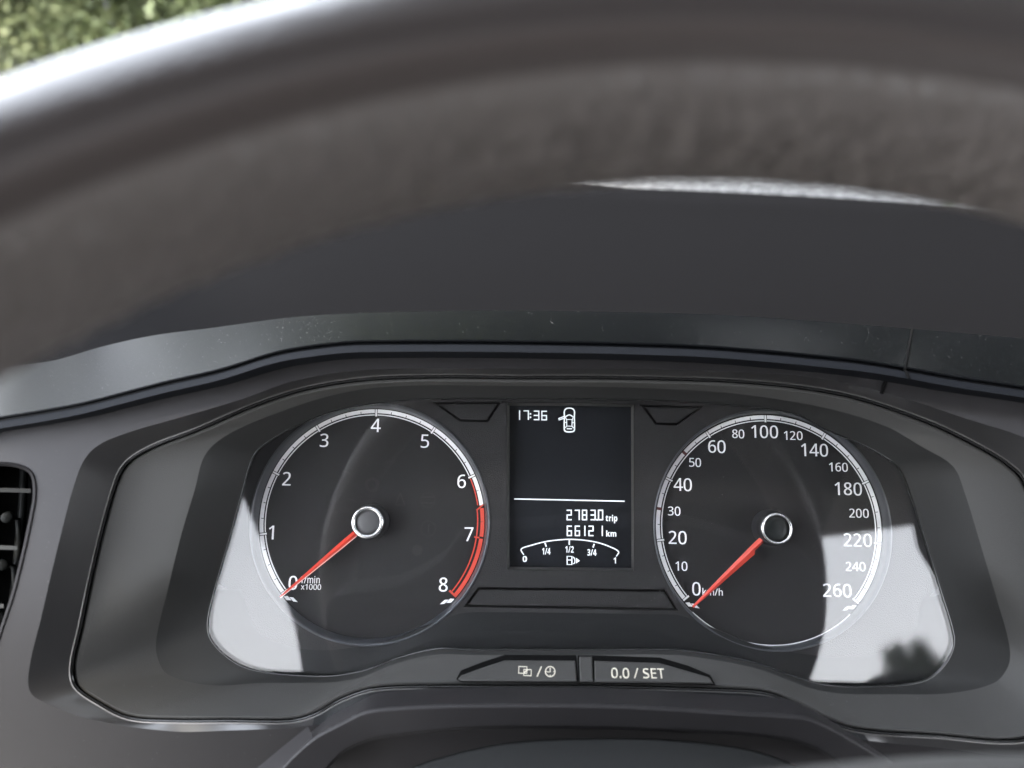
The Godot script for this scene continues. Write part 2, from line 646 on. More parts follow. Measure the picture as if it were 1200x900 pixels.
func cabin() -> void:
	var o := thing("car_cabin", "dark car cabin with pale headliner round the dashboard", "", Transform3D())
	o.set_meta("kind", "structure")
	var L := -0.46
	var R := 1.10
	var sill := 0.85
	# roof, with the screen header in front
	slab("headliner", Vector3(L + 0.08, 1.37, 0.25), Vector3(R - 0.08, 1.37, 0.25), Vector3(R - 0.08, 1.46, 1.2), Vector3(L + 0.08, 1.46, 1.2), -0.04, M.headliner, o)
	slab("headliner", Vector3(L + 0.08, 1.46, 1.2), Vector3(R - 0.08, 1.46, 1.2), Vector3(R - 0.08, 1.46, 2.5), Vector3(L + 0.08, 1.46, 2.5), -0.04, M.headliner, o)
	for s in [L, R]:
		var k := 0.05 if s < 0 else -0.05
		if s < 0:      # the driver's door stands open, as the display says
			slab("side_panel", Vector3(s, 0.2, -0.9), Vector3(s, 0.2, -0.32), Vector3(s, sill, -0.42), Vector3(s, sill, -0.9), -k, M.door_trim, o)
			slab("door_panel", Vector3(s, 0.2, 1.46), Vector3(s, 0.2, 2.5), Vector3(s, sill, 2.5), Vector3(s, sill, 1.46), -k, M.door_trim, o)
			slab("door_sill", Vector3(s, 0.2, -0.32), Vector3(s, 0.2, 1.46), Vector3(s, 0.36, 1.46), Vector3(s, 0.36, -0.32), -k, M.door_trim, o)
		else:
			slab("door_panel", Vector3(s, 0.2, -0.9), Vector3(s, 0.2, 2.5), Vector3(s, sill, 2.5), Vector3(s, sill, -0.9), -k, M.door_trim, o)
		var ra := 1.40 if s < 0 else 1.25
		var rb := 1.40 if s < 0 else 1.46
		slab("roof_rail", Vector3(s, 1.33, 0.22), Vector3(s, ra, 1.2), Vector3(s + k * 1.6, 1.48, 1.2), Vector3(s + k * 1.6, 1.39, 0.22), k * 0.4, M.headliner, o)
		slab("roof_rail", Vector3(s, ra, 1.2), Vector3(s, rb, 2.5), Vector3(s + k * 1.6, 1.48, 2.5), Vector3(s + k * 1.6, 1.48, 1.2), k * 0.4, M.headliner, o)
		var zp := 1.46 if s < 0 else 1.12
		slab("pillar", Vector3(s, 0.3, zp), Vector3(s, 0.3, zp + 0.11), Vector3(s + k * 0.6, 1.42, zp + 0.04), Vector3(s + k * 0.6, 1.42, zp - 0.04), k * 0.4, M.door_trim, o)
		slab("pillar", Vector3(s, sill, 2.47), Vector3(s, sill, 2.50), Vector3(s + k, 1.44, 2.50), Vector3(s + k, 1.44, 2.47), k * 0.4, M.door_trim, o)
		slab("pillar", Vector3(s, sill, -0.84), Vector3(s, sill, -0.74), Vector3(s + k * 1.6, 1.37, 0.28), Vector3(s + k * 1.6, 1.38, 0.20), k * 0.4, M.door_trim, o)
	slab("tailgate", Vector3(L, 0.2, 2.5), Vector3(R, 0.2, 2.5), Vector3(R, 0.88, 2.5), Vector3(L, 0.88, 2.5), 0.05, M.door_trim, o)
	slab("floor", Vector3(L, 0.2, -0.9), Vector3(R, 0.2, -0.9), Vector3(R, 0.2, 2.5), Vector3(L, 0.2, 2.5), 0.05, M.door_trim, o)
	slab("bulkhead", Vector3(L, 0.2, -0.9), Vector3(R, 0.2, -0.9), Vector3(R, 0.93, -0.9), Vector3(L, 0.93, -0.9), 0.05, M.door_trim, o)
	# seats, rounded; the first is a stand-in for the driver's body, shaped for reflections; [centre, front, widest half width, height of the shoulders]
	for q in [[0.005, 0.56, 0.40, 1.33], [0.685, 0.86, 0.22, 0.79], [0.0, 1.85, 0.25, 0.68], [0.72, 1.85, 0.25, 0.68]]:
		var x: float = q[0]
		var w: float = q[2]
		var hi: float = q[3]
		var st := []
		for i in 15:
			var f := i / 14.0
			var c := Vector3(x, lerpf(0.42, hi + 0.05, f), q[1] + f * 0.13)
			var hw := w * 0.72
			if x < 0.1 and w > 0.3:
				hw = 0.290 + 0.66 * maxf(0.0, c.y - 0.93)  # widens upward like shoulders, to cut a dark silhouette in the lens
			if f > 0.86:
				hw *= sqrt(1.0 - pow((f - 0.86) / 0.15, 2.0) * 0.75)
			var ring := []
			for k in 20:
				var a := TAU * k / 20
				ring.append(c + Vector3(signf(cos(a)) * pow(absf(cos(a)), 0.6) * hw, 0, sin(a) * 0.08))
			st.append(ring)
		var top := []
		for k in 20:
			top.append(Vector3(x, hi + 0.06, q[1] + 0.13))
		st.append(top)
		var bk := part("seat_or_driver", loft(st, true), M.seat_cloth, o)
		var sp := SphereMesh.new()
		sp.radius = 0.5
		sp.height = 1.0
		part("headrest", sp, M.seat_cloth, bk, Transform3D(Basis().scaled(Vector3(0.26, 0.20, 0.12) if q[1] != 0.86 else Vector3(0.2, 0.10, 0.08)), Vector3(x, hi + 0.13 - (0.03 if q[1] == 0.86 else 0.0), q[1] + 0.15)))
	# the windscreen
	slab("windscreen", Vector3(L, 0.93, -0.86), Vector3(R, 0.93, -0.86), Vector3(R - 0.09, 1.385, 0.24), Vector3(L + 0.09, 1.385, 0.24), 0.005, M.pane, o)


# ------------------------------------------------------------------ dashboard
var OUTER := []   # the shroud's outer edge, ridge, edge at the lens and the bevel's outer edge, station by station
var RIDGE := []
var INNER := []
var BEVEL := []

func stations() -> void:
	var s := [
		[600, 444, 600, 452, 600, 466, 600, 432], [520, 443, 522, 451, 520, 466, 500, 432], [430, 446, 440, 454, 445, 471, 410, 435], [360, 457, 385, 464, 390, 481, 340, 448],
		[300, 476, 335, 480, 347, 498, 280, 469], [230, 506, 280, 502, 316, 516, 212, 489], [178, 526, 250, 521, 301, 528, 150, 507], [148, 546, 237, 540, 293, 543, 112, 524],
		[134, 576, 229, 572, 284, 575, 93, 550], [113, 655, 213, 625, 268, 633, 68, 640], [96, 735, 197, 690, 250, 695, 48, 725], [86, 782, 184, 745, 243, 730, 34, 785],
		[90, 803, 184, 768, 246, 748, 36, 812], [114, 821, 196, 790, 262, 767, 62, 828], [150, 839, 248, 803, 286, 782, 110, 844], [200, 843, 306, 800, 320, 790, 200, 857],
		[270, 843, 347, 800, 352, 793, 270, 856], [340, 843, 391, 799, 392, 793, 340, 853], [367, 836, 427, 792, 430, 786, 366, 850], [400, 818, 465, 777, 470, 771, 405, 847],
		[437, 806, 511, 766.5, 515, 761, 440, 834], [500, 803, 551, 767, 552, 762.5, 520, 829.5], [600, 803, 600, 767, 600, 762.5, 600, 829], [700, 803, 700, 767, 700, 762.5, 700, 829],
		[790, 805, 790, 767, 790, 762.5, 790, 833], [850, 807, 851, 775.5, 850, 770, 867, 838], [900, 811, 891.5, 784.5, 890, 779, 930, 842], [935, 825, 924, 797, 923, 791, 955, 846],
		[975, 845, 953, 807, 952, 800, 985, 860], [1012, 855, 987, 812.5, 985, 805, 1018, 868], [1100, 861, 1045, 813, 1035, 805, 1100, 876], [1190, 867, 1110, 812, 1078, 800, 1195, 886],
		[1235, 850, 1165, 800, 1101, 787, 1275, 872], [1256, 815, 1182, 780, 1116, 764, 1300, 830], [1256, 790, 1183, 755, 1118, 744, 1306, 790], [1246, 740, 1168, 700, 1103, 693, 1292, 725],
		[1228, 660, 1150, 640, 1087, 640, 1275, 640], [1208, 590, 1131, 578, 1068, 580, 1250, 560], [1190, 553, 1117, 546, 1055, 549, 1215, 520], [1120, 511, 1080, 523, 1038, 535, 1130, 490],
		[1060, 486, 1040, 500, 1008, 519, 1070, 470], [1000, 467, 985, 482, 968, 502, 1005, 452], [940, 456, 925, 470, 932, 484, 945, 441.5], [870, 449, 860, 461, 865, 474.5, 860, 436],
		[800, 446, 790, 456, 790, 469, 780, 433], [700, 444, 700, 453, 700, 466.5, 700, 432]]
	for r in s:
		OUTER.append(Vector2(r[0], r[1]))
		RIDGE.append(Vector2(r[2], r[3]))
		INNER.append(Vector2(r[4], r[5]))
		BEVEL.append(Vector2(r[6], r[7]))

func z_outer(p: Vector2) -> float:
	var low := smoothstep(680.0, 815.0, p.y)
	return lerpf(0.0385, lerpf(0.0310, 0.0352, smoothstep(200.0, 380.0, absf(p.x - 680.0))), low)

func z_ridge(p: Vector2) -> float:
	var low := smoothstep(660.0, 760.0, p.y)
	return lerpf(lerpf(0.0315, 0.0355, smoothstep(480.0, 560.0, p.y)), 0.0155, low)

const Z_LENS := 0.0168
const LENS_LEAN := 4.0

func ring_of(a: Array, zf: Callable, sub := 5, closed := true) -> Array:
	var o := []
	for p in spline(a, sub, closed):
		o.append(P(p.x, p.y, zf.call(p)))
	return o

func ring_px(a: Array, zf: Callable) -> Array:
	return a.map(func(p): return P(p.x, p.y, zf.call(p)))

func mix(a: Array, b: Array, t: float) -> Array:
	var o := []
	for i in a.size():
		o.append(a[i].lerp(b[i], t))
	return o

func lift(a: Array, v: Vector3) -> Array:
	return a.map(func(p): return p + v)

var lip1: Array
var panel_top: Array

func dashboard() -> void:
	stations()
	var o := thing("dashboard", "dark soft dashboard with satin grey trim round the instrument cluster", "dashboard")
	lip1 = spline(v2([-160, 512, -60, 500, 0, 488, 43, 481, 97, 471, 152, 457, 195, 446, 260, 431, 325, 411, 380, 402, 425, 398.5, 600, 398.5, 800, 403, 900, 410, 1000, 420, 1047, 427, 1120, 440, 1200, 452, 1300, 470, 1420, 496]), 6)
	panel_top = spline(v2([-160, 528, -60, 513, 0, 503, 65, 495, 130, 480, 195, 462, 260, 447, 350, 421, 400, 415, 450, 413, 600, 413.5, 750, 416, 850, 420, 960, 429, 1040, 436, 1100, 447, 1200, 467, 1300, 488, 1420, 520]), 6)
	# the pads: lip, then the top running forward to the windscreen
	var near := spline(v2([-400, 470, -160, 455, 20, 428, 65, 422, 120, 406, 180, 393, 250, 384, 350, 371, 450, 366, 600, 364, 800, 367.5, 880, 371, 1050, 384, 1200, 397, 1300, 408, 1500, 440]), 6)
	var n := 120
	var tops := []
	for k in 1:
		var a1 := resample(lip1, 150)
		var lip := []
		var d0 := []
		var w1 := []
		var w2 := []
		var w3 := []
		for p in a1:
			lip.append(P(p.x, p.y, 0.056))
			var q := at_x(near, 660.0 + (p.x - 660.0) * 1.02)
			d0.append(W(q.x, q.y, 0.375))
			var j: float = (q.x - 700.0) / 700.0
			w1.append(W(700 + (q.x - 700) * 1.05, lerpf(q.y, 225.0 + 60.0 * j * j, 0.45), 0.50))
			w2.append(W(700 + (q.x - 700) * 1.12, lerpf(q.y, 225.0 + 60.0 * j * j, 0.86), 0.74))
			w3.append(W(700 + (q.x - 700) * 1.2, 219.0 - 7.0 * smoothstep(760.0, 640.0, 700 + (q.x - 700) * 1.2) + 14.0 * (q.x - 700.0) / 400.0 + 40.0 * j * j, 0.92))
		var rows := [lift(lip, Vector3(0, -0.0052, -0.012)), lift(lip, Vector3(0, -0.0048, 0.0020)), lift(lip, Vector3(0, -0.0034, 0.0012)), lift(lip, Vector3(0, -0.0024, 0.0004)), lift(lip, Vector3(0, -0.0019, 0.0001)), lift(lip, Vector3(0, -0.0016, -0.0012)), lift(lip, Vector3(0, -0.0009, -0.0012)), lift(lip, Vector3(0, -0.0006, 0.0)), lip]
		for t in [0.03, 0.2, 0.4, 0.6, 0.8, 1.0]:
			rows.append(mix(lip, d0, t))
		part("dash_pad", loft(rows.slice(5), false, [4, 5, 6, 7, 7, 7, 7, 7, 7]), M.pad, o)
		part("pad_lip", loft(rows.slice(0, 6), false, [0, 1, 1, 2, 3]), M.lip, o)
		dust(on_rows(380, rows[-6], rows[-1], 0.14, 0.36) + on_rows(260, rows[-6], rows[-1], 0.3, 0.98), o, 0.00010)
		# the joint in the pad, right of the cluster
		var at := 0
		while a1[at].x < 1052.0:
			at += 1
		var line := []
		for r in rows.slice(1):
			line.append(r[at] + Vector3(0.0, 0.00005, 0.0))
		part("seam", tube(line, 0.0006, 6), M.recess, o)
		tops.append([lift(d0, Vector3(0, -0.0012, 0.0)), lift(mix(d0, w1, 0.03), Vector3(0, -0.0004, 0)), w1, w2, w3, lift(w3, Vector3(0, -0.06, -0.02))])
		if k == 0:
			var lip_all := PV(resample(lip1, 60), 0.05)
			var back := []
			for p in lip_all:
				back.append(p + Vector3(0, -0.010, -0.10))
			part("pad_carrier", loft([lift(Array(lip_all), Vector3(0, -0.008, -0.012)), back], false, [1]), M.recess, o)

	var joined := []
	for r in tops[0].size():
		joined.append(tops[0][r])
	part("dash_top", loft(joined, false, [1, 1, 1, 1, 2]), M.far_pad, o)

	# the satin trim panel: a sheet with the cluster's opening, and the notch of the vent
	var bev := spline(BEVEL, 5, true)
	var outline := []
	for p in panel_top:
		outline.append(p)
	outline.append_array(v2([1430, 620, 1430, 760, 1420, 985, 1200, 985, 980, 985, 700, 985, 420, 985, 200, 985, 0, 985, -160, 985, -160, 860]))
	outline.append_array(spline(v2([-160, 838, -60, 836, -24, 832, -16, 815, 0, 752, 20, 690, 42, 592, 43, 566, 38, 552, 24, 544, 0, 541, -60, 545, -160, 556]), 4))
	var zs := func(p: Vector2) -> float:
		return panel_z(p)
	part("trim_panel", patch(outline, [bev], zs, 21.0, 0.0035, 0.0), M.satin, o)
	# the bevel that falls from the panel to the cluster; below the cluster it is a dark wall
	var zb := func(p: Vector2) -> float: return zs.call(p)
	var b0 := ring_of(BEVEL, zb)
	var smooth_outer := spline(OUTER, 5, true)
	var edge := ring_px(grown(smooth_outer, 4.5), func(p): return z_outer(p) + 0.002)
	var sub := 5
	var i0 := 18 * sub
	var i1 := 29 * sub
	var bevel_rows := [b0, mix(b0, edge, 0.06), mix(b0, edge, 0.5), edge]
	var open := []
	var low := []
	for r in bevel_rows:
		open.append(r.slice(i1) + r.slice(0, i0 + 1))
		low.append(r.slice(i0, i1 + 1))
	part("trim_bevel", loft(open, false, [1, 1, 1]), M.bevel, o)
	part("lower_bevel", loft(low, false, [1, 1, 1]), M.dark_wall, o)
	dust(on_rows(110, low[0], low[3]) + on_rows(40, open[0], open[3]) + on_sheet(26, Rect2(48, 505, 22, 200), panel_z) + on_sheet(30, Rect2(60, 860, 260, 36), panel_z), o, 0.00009)
	part("seam", tube([P(1041, 438, panel_z(Vector2(1041, 438)) + 0.0001), P(1036, 452, panel_z(Vector2(1036, 452)) + 0.0001), P(1033, 461, panel_z(Vector2(1033, 461)) - 0.0002)], 0.0007, 6), M.recess, o)
	# the two lines round the cluster: a bright edge and a black gloss bead, over a dark gap
	var e1 := ring_px(grown(smooth_outer, 4.4), func(p): return z_outer(p) + 0.0022)
	var e2 := ring_px(grown(smooth_outer, 2.2), func(p): return z_outer(p) + 0.0012)
	part("bright_edge", tube(e1, 0.00022, 8, true), M.bright_line, o)
	part("gloss_bead", tube(e2, 0.00055, 8, true), M.gloss_black, o)
	part("trim_gap", loft([edge, lift(edge, Vector3(0, 0, -0.006)), lift(ring_px(smooth_outer, z_outer), Vector3(0, 0, -0.006))], true, [1, 2]), M.recess, o)

func panel_z(p: Vector2) -> float:      # bulges towards the driver, falls away again below
	return 0.0540 - (0.0085 if p.y < 640.0 else 0.0190) * pow(absf(p.y - 640.0) / 240.0, 2.0)

# flecks of dust lying on a surface given as points
func dust(at: Array, parent: Node3D, size := 0.00016) -> void:
	var st := SurfaceTool.new()
	st.begin(Mesh.PRIMITIVE_TRIANGLES)
	st.set_smooth_group(-1)
	for p in at:
		var b := Basis.from_euler(Vector3(rng.randf_range(-0.6, 0.6), rng.randf_range(-0.6, 0.6), rng.randf() * TAU)) * (size * rng.randf_range(0.35, 1.3))
		var l := rng.randf_range(0.5, 2.2)
		quad(st, p - b.x * l - b.y * 0.6, p + b.x * l - b.y * 0.6, p + b.x * l + b.y * 0.6, p - b.x * l + b.y * 0.6)
	st.generate_normals()
	var o := part("dust", st.commit(), M.dust_fleck, parent)
	o.set_meta("kind", "stuff")

func on_sheet(n: int, box: Rect2, zf: Callable, up := 0.0003) -> Array:
	var o := []
	for i in n:
		var q := Vector2(rng.randf_range(box.position.x, box.end.x), rng.randf_range(box.position.y, box.end.y))
		o.append(P(q.x, q.y, zf.call(q) + up))
	return o

func on_rows(n: int, a: Array, b: Array, from := 0.0, to := 1.0) -> Array:
	var o := []
	for i in n:
		var k := int(rng.randf_range(from, to) * (a.size() - 2))
		var f := rng.randf()
		o.append(a[k].lerp(a[k + 1], f).lerp(b[k].lerp(b[k + 1], f), rng.randf_range(0.03, 0.97)) + Vector3(0, 0.00025, 0.0001))
	return o

func grown(a: Array, d: float) -> Array:
	return inset(a, -d)

func at_x(a: Array, x: float) -> Vector2:
	for i in a.size() - 1:
		if a[i + 1].x >= x:
			return a[i].lerp(a[i + 1], clampf((x - a[i].x) / (a[i + 1].x - a[i].x), -2.0, 1.0))
	return a[-1]


# ------------------------------------------------------------------ steering column cover, below the cluster
func column_cover() -> void:
	var o := thing("steering_column_cover", "grey steering column shroud under the cluster buttons, edge of its arch light", "column cover")
	var top := resample(spline(v2([300, 935, 337, 895, 367, 868, 400, 850, 427, 837, 455, 833, 533, 829.5, 700, 829.5, 790, 833.5, 867, 838.5, 930, 842, 948, 844, 971, 854, 1000, 870, 1021, 883, 1070, 915]), 5), 90)
	var low := resample(spline(v2([355, 935, 383, 898, 400, 880, 420, 869, 443, 862, 500, 855, 567, 850, 700, 850, 780, 853, 867, 857, 915, 862, 940, 868, 971, 882, 1010, 915]), 5), 90)
	var a := []
	var b := []
	for i in 90:
		a.append(P(top[i].x, top[i].y, 0.0580))
		b.append(P(low[i].x, low[i].y, 0.0555))
	part("arch_trim", loft([lift(a, Vector3(0, 0.0016, -0.02)), lift(a, Vector3(0, 0.0010, -0.0022)), lift(a, Vector3(0, 0.0008, -0.0008)), a, mix(a, b, 0.04), mix(a, b, 0.92), b, lift(b, Vector3(0, -0.0015, -0.001)), lift(b, Vector3(0, 0.002, -0.03))], false, [1, 2, 2, 2, 3, 3, 4, 4]), M.satin, o)
	# the light facet on its left flank
	var f0 := [P(361, 851, 0.0490), P(330, 876, 0.0485), P(300, 901, 0.0475), P(270, 930, 0.046)]
	var f1 := [P(369, 868, 0.0578), P(352, 881, 0.0578), P(334, 898, 0.0578), P(300, 935, 0.0578)]
	part("flank", loft([f0, f1], false, [0]), M.satin, o)
	# the dark recess under the arch
	var c := lift(b, Vector3(0, 0.002, -0.03))
	part("recess_wall", loft([c, lift(c, Vector3(0, -0.05, 0.004))], false, [1]), M.dark_wall, o)
	# the cover itself, rising towards the wheel
	var arch := resample(spline(v2([420, 935, 483, 899, 533, 883, 583, 872, 633, 867, 700, 865, 783, 866.5, 867, 876, 908, 887, 960, 910]), 5), 60)
	var r0 := []
	var r1 := []
	var r2 := []
	for p in arch:
		r0.append(P(p.x, p.y, 0.052))
		r1.append(P(p.x, p.y + 3.0, 0.058))
		r2.append(P(690 + (p.x - 690) * 1.05, p.y + 60.0, 0.105))
	part("cover", loft([lift(r0, Vector3(0, -0.012, 0)), r0, r1, r2], false, [1, 1, 1]), M.cover, o)


# ------------------------------------------------------------------ air vent at the left edge
func vent() -> void:
	var o := thing("air_vent", "black air vent with horizontal vanes left of the satin trim", "air vent")
	var rim := spline(v2([-160, 556, -60, 545, 0, 541, 24, 544, 38, 552, 43, 566, 42, 592, 20, 690, 0, 752, -16, 815, -24, 832, -60, 836, -160, 838, -170, 700]), 4, true)
	var zf := panel_z
	var a := []
	var b := []
	var c := []
	var d := []
	var ins := inset(rim, 2.2)
	var ins2 := inset(rim, 5.0)
	for i in rim.size():
		a.append(P(rim[i].x, rim[i].y, zf.call(rim[i]) - 0.0004))
		b.append(P(ins[i].x, ins[i].y, zf.call(rim[i]) + 0.0006))
		c.append(P(ins2[i].x, ins2[i].y, zf.call(rim[i]) - 0.0012))
		d.append(P(ins2[i].x, ins2[i].y, 0.0))
	part("frame", loft([lift(a, Vector3(0, 0, -0.002)), a, b, mix(b, c, 0.5), c], true, [0, 1, 2, 3]), M.satin, o)
	part("duct", loft([c, lift(mix(c, d, 1.0), Vector3.ZERO)], true, [0]), M.recess, o)
	part("duct_end", patch(ins2, [], func(_p): return 0.001, 40.0), M.recess, o)
	# vanes: a flat blade with a rounded front edge
	for y in [573.0, 640.0, 708.0, 775.0]:
		var xr: float = 36.0 - (y - 573.0) * 0.235
		var path := [[-160.0, y + 8.0], [-80.0, y + 3.0], [xr - 30.0, y + 1.0], [xr, y + 2.0]]
		var up0 := []
		var up1 := []
		var lo1 := []
		var lo0 := []
		for q in path:
			up0.append(P(q[0], q[1] - 2.2, 0.022))
			up1.append(P(q[0], q[1] - 2.2, 0.044))
			lo1.append(P(q[0], q[1] + 2.6, 0.0445))
			lo0.append(P(q[0], q[1] + 2.0, 0.022))
		part("vane", loft([up0, up1, mix(up1, lo1, 0.5), lo1, lo0], false, [1, 2, 2, 3]), M.vane, o)
	# links that turn the vanes, behind them
	for q in [[9.0, 606.0], [4.0, 661.0], [0.0, 722.0]]:
		var k := part("pivot", lathe_smooth([Vector2(0.0001, 0.0036), Vector2(0.0016, 0.0036), Vector2(0.0021, 0.003), Vector2(0.0021, -0.003)], 24), M.vane, o, Transform3D(Basis(Vector3.UP, 0.5), P(q[0], q[1], 0.033)))
		k.position.z = 0.033
		part("link", tube([P(q[0] + 1.0, q[1], 0.030), P(q[0] + 12.0, q[1] + 3.0, 0.029), P(q[0] + 14.0, q[1] + 26.0, 0.027)], 0.0011, 6), M.vane, o)
	part("upright", tube([P(28, 545, 0.012), P(26, 600, 0.012), P(10, 760, 0.012)], 0.0016, 6), M.vane, o)


# ------------------------------------------------------------------ instrument cluster
const DIAL_X := 0.08371
const STEP := 32.49

func cluster() -> void:
	var o := thing("instrument_cluster", "instrument cluster with two round dials and a lit screen between them", "instrument cluster")
	# shroud: from the bright line down to the lens, with a soft ridge
	var a := ring_px(spline(OUTER, 5, true), z_outer)
	var a2 := ring_px(inset(spline(OUTER, 5, true), 4.2), z_outer)
	var r := ring_of(RIDGE, z_ridge)
	var l := ring_of(INNER, z_seat)
	var rows := [lift(a, Vector3(0, 0, -0.004)), lift(a, Vector3(0, 0, -0.0008)), mix(a, a2, 0.25), a2, mix(a2, r, 0.06), mix(a2, r, 0.5), mix(a2, r, 0.88)]
	var soft := []
	var m1 := mix(a2, r, 0.93)
	var m2 := mix(r, l, 0.09)
	for i in a.size():
		soft.append(m1[i] * 0.25 + r[i] * 0.5 + m2[i] * 0.25)
	rows.append(soft)
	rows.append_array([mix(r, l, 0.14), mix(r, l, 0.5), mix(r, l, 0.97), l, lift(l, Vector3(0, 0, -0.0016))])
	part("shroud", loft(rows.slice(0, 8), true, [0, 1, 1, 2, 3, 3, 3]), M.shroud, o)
	part("shaded_inner_wall", loft(rows.slice(7), true, [3, 3, 3, 3, 4]), M.shaded_inner_wall, o)  # inner side of the shroud, darkened by colour to read as shaded
	# black gasket between shroud and lens
	part("lens_seal", tube(lift(l, Vector3(0, 0, -0.0006)), 0.0007, 6, true), M.gloss_black, o)

	# faceplate with the openings of dials, screen and warning windows
	var plate_outline := spline(INNER, 3, true)
	var z_face := 0.005
	var dial_px := []
	for s in [-1.0, 1.0]:
		var c := []
		for i in 72:
			var g := TAU * i / 72
			c.append(unproject(Vector3(s * DIAL_X + 0.0492 * cos(g), 0.0492 * sin(g), z_face)))
		dial_px.append(c)
	var screen := v2([594, 472.5, 668, 472.5, 742.5, 474, 742.8, 570, 743, 668.5, 668, 668, 594, 667])
	var w_low := v2([543, 711.5, 560, 688, 670, 689, 780, 691, 795, 716, 670, 713.5])
	var w_left := v2([507, 471.5, 588, 470.5, 572, 495, 539, 494])
	var w_right := v2([750, 473.5, 824, 476.5, 794, 498.5, 768, 498])
	# its lower edge: below it the housing wall runs out to the lens
	var brim := spline(v2([282, 690, 300, 738, 322, 752, 370, 762, 432, 756, 464, 747.5, 500, 733, 540, 719, 570, 717.5, 670, 718.5, 780, 720, 800, 722, 840, 738, 880, 754, 920, 763, 985, 770, 1050, 760, 1070, 745, 1080, 700]), 4)
	var top_px := []
	for p in plate_outline:
		if p.y < 690.0:
			top_px.append(grow_from(p, Vector2(668, 600), 1.03))
	# top part of the outline from right to left, then the brim from left to right
	top_px.sort_custom(func(u, v): return (u - Vector2(668, 700)).angle() > (v - Vector2(668, 700)).angle())
	var face_outline := brim.slice(1, -1)
	face_outline.append_array(top_px)
	var zf := func(_p): return z_face
	part("faceplate", patch(face_outline, [dial_px[0], dial_px[1], screen, w_low, w_left, w_right], zf, 19.0, 0.002, 0.0052), M.faceplate, o)
	# wall of the housing from the brim to the lens
	var foot := spline(v2([200, 690, 215, 750, 240, 800, 330, 830, 400, 815, 450, 800, 500, 780, 540, 772, 570, 770, 670, 770, 780, 771, 800, 772, 840, 782, 880, 798, 920, 815, 985, 830, 1070, 825, 1130, 790, 1150, 690]), 4)
	var wa := []
	var wb := []
	var wm := []
	for i in brim.size():
		wa.append(P(brim[i].x, brim[i].y, z_face))
		var mid: Vector2 = brim[i].lerp(foot[i], 0.42)
		wm.append(P(mid.x, mid.y, 0.0064))
		wb.append(P(foot[i].x, foot[i].y, 0.0076))
	part("housing_wall", loft([wa, wm, wb], false, [1, 2]), M.dark_wall, o)

	# warning lamp windows: plates sunk into the faceplate
	for w in [w_low, w_left, w_right]:
		var ww := part("warning_window", plate(inset(w, 2.8), func(_p): return 0.0034, 0.0004, 1.2), M.faceplate, o)
		part("gap", plate(inset(w, -3.0), func(_p): return 0.0004, 0.0004, 0.5), M.recess, ww)
	dust(on_sheet(45, Rect2(560, 675, 230, 40), func(_p): return 0.0052) + on_sheet(30, Rect2(350, 500, 170, 230), func(_p): return 0.0) + on_sheet(30, Rect2(820, 520, 160, 200), func(_p): return 0.0) + on_rows(120, rows[4], rows[7]), o, 0.00009)
	gauge_tach(o)
	gauge_speed(o)
	display(o, screen)
	buttons(o)
	# the clear lens, a slab with two faces
	var lo := spline(INNER, 3, true)
	var lens_out := []
	for p in lo:
		lens_out.append(grow_from(p, Vector2(668, 620), 1.004))
	part("lens", patch(lens_out, [], z_lens_face, 60.0, 0.0016), M.pane, o)
	part("lens_back", patch(lens_out, [], func(p): return z_lens_face(p) - 0.0016, 60.0, 0.0), M.pane, o)

func z_lens_face(p: Vector2) -> float:
	return z_seat(p) - 0.0002

func z_seat(p: Vector2) -> float:      # the lens leans a little towards the driver at its top
	return Z_LENS + tan(deg_to_rad(LENS_LEAN)) * (612.0 - p.y) * 0.00036 - pow((p.x - 668.0) * 0.00036, 2.0) / (2.0 * 4.0)

func grow_from(p: Vector2, c: Vector2, k: float) -> Vector2:
	return c + (p - c) * k

func unproject(q: Vector3) -> Vector2:
	var d := q - EYE
	var k := d.dot(fwd)
	return Vector2(600.0 + 900.0 * d.dot(rgt) / k, 450.0 - 900.0 * d.dot(upw) / k)

func polar(r: float, deg: float, z := 0.0) -> Vector3:
	return Vector3(sin(deg_to_rad(deg)) * r, cos(deg_to_rad(deg)) * r, z)

const R0 := 0.0459   # inner and outer edge of the white band
const R1 := 0.0475

func gauge_base(o: Node3D, called: String, x: float, label: String) -> Node3D:
	var g := group_part(called, o)
	g.position = Vector3(x, 0, 0)
	g.set_meta("label", label)
	part("dial", lathe([Vector2(0.0001, 0.0), Vector2(0.0496, 0.0)], 96), M.dial, g)
	return g

func gauge_scale(g: Node3D, red_from: float) -> void:
	for k in 8:
		var a := STEP * (k - 4)
		var b := a + STEP
		var e := b - 0.8
		if red_from < k + 1:
			if red_from <= k:
				continue
			e = a + (red_from - k) * STEP - 0.4
		part("scale_band", arc_strip(R0, R1, a + 0.8, e), M.white_print, g)
		for j in [1, 2, 3]:
			var h: float = a + STEP * j / 4.0
			if h < e - 1.0:
				part("minor_mark", bar(polar(R0 - 0.0001, h, 0.0001), polar(R0 + 0.0009, h, 0.0001), 0.00028, 0.00025), M.black_print, g)
		if red_from > k + 1 or red_from > 50:
			part("scale_line", arc_strip(0.0449, 0.0453, a + 0.8, b - 0.8), M.white_print, g)
	for k in 9:
		if red_from < k:
			continue
		var a := STEP * (k - 4)
		part("major_mark", bar(polar(0.0445, a), polar(R1, a), 0.00075), M.white_print, g)
	# the slashed ends of the band
	for s in [-1.0, 1.0]:
		for q in [[0.0475, 131.4, 133.8, 0.0461, 132.6, 135.6], [0.0459, 133.6, 136.6, 0.0448, 135.2, 138.6]]:
			part("end_mark", loft([[polar(q[0], s * q[1], 0.0002), polar(q[3], s * q[4], 0.0002)], [polar(q[0], s * q[2], 0.0002), polar(q[3], s * q[5], 0.0002)]], false, [1]), M.white_print, g)

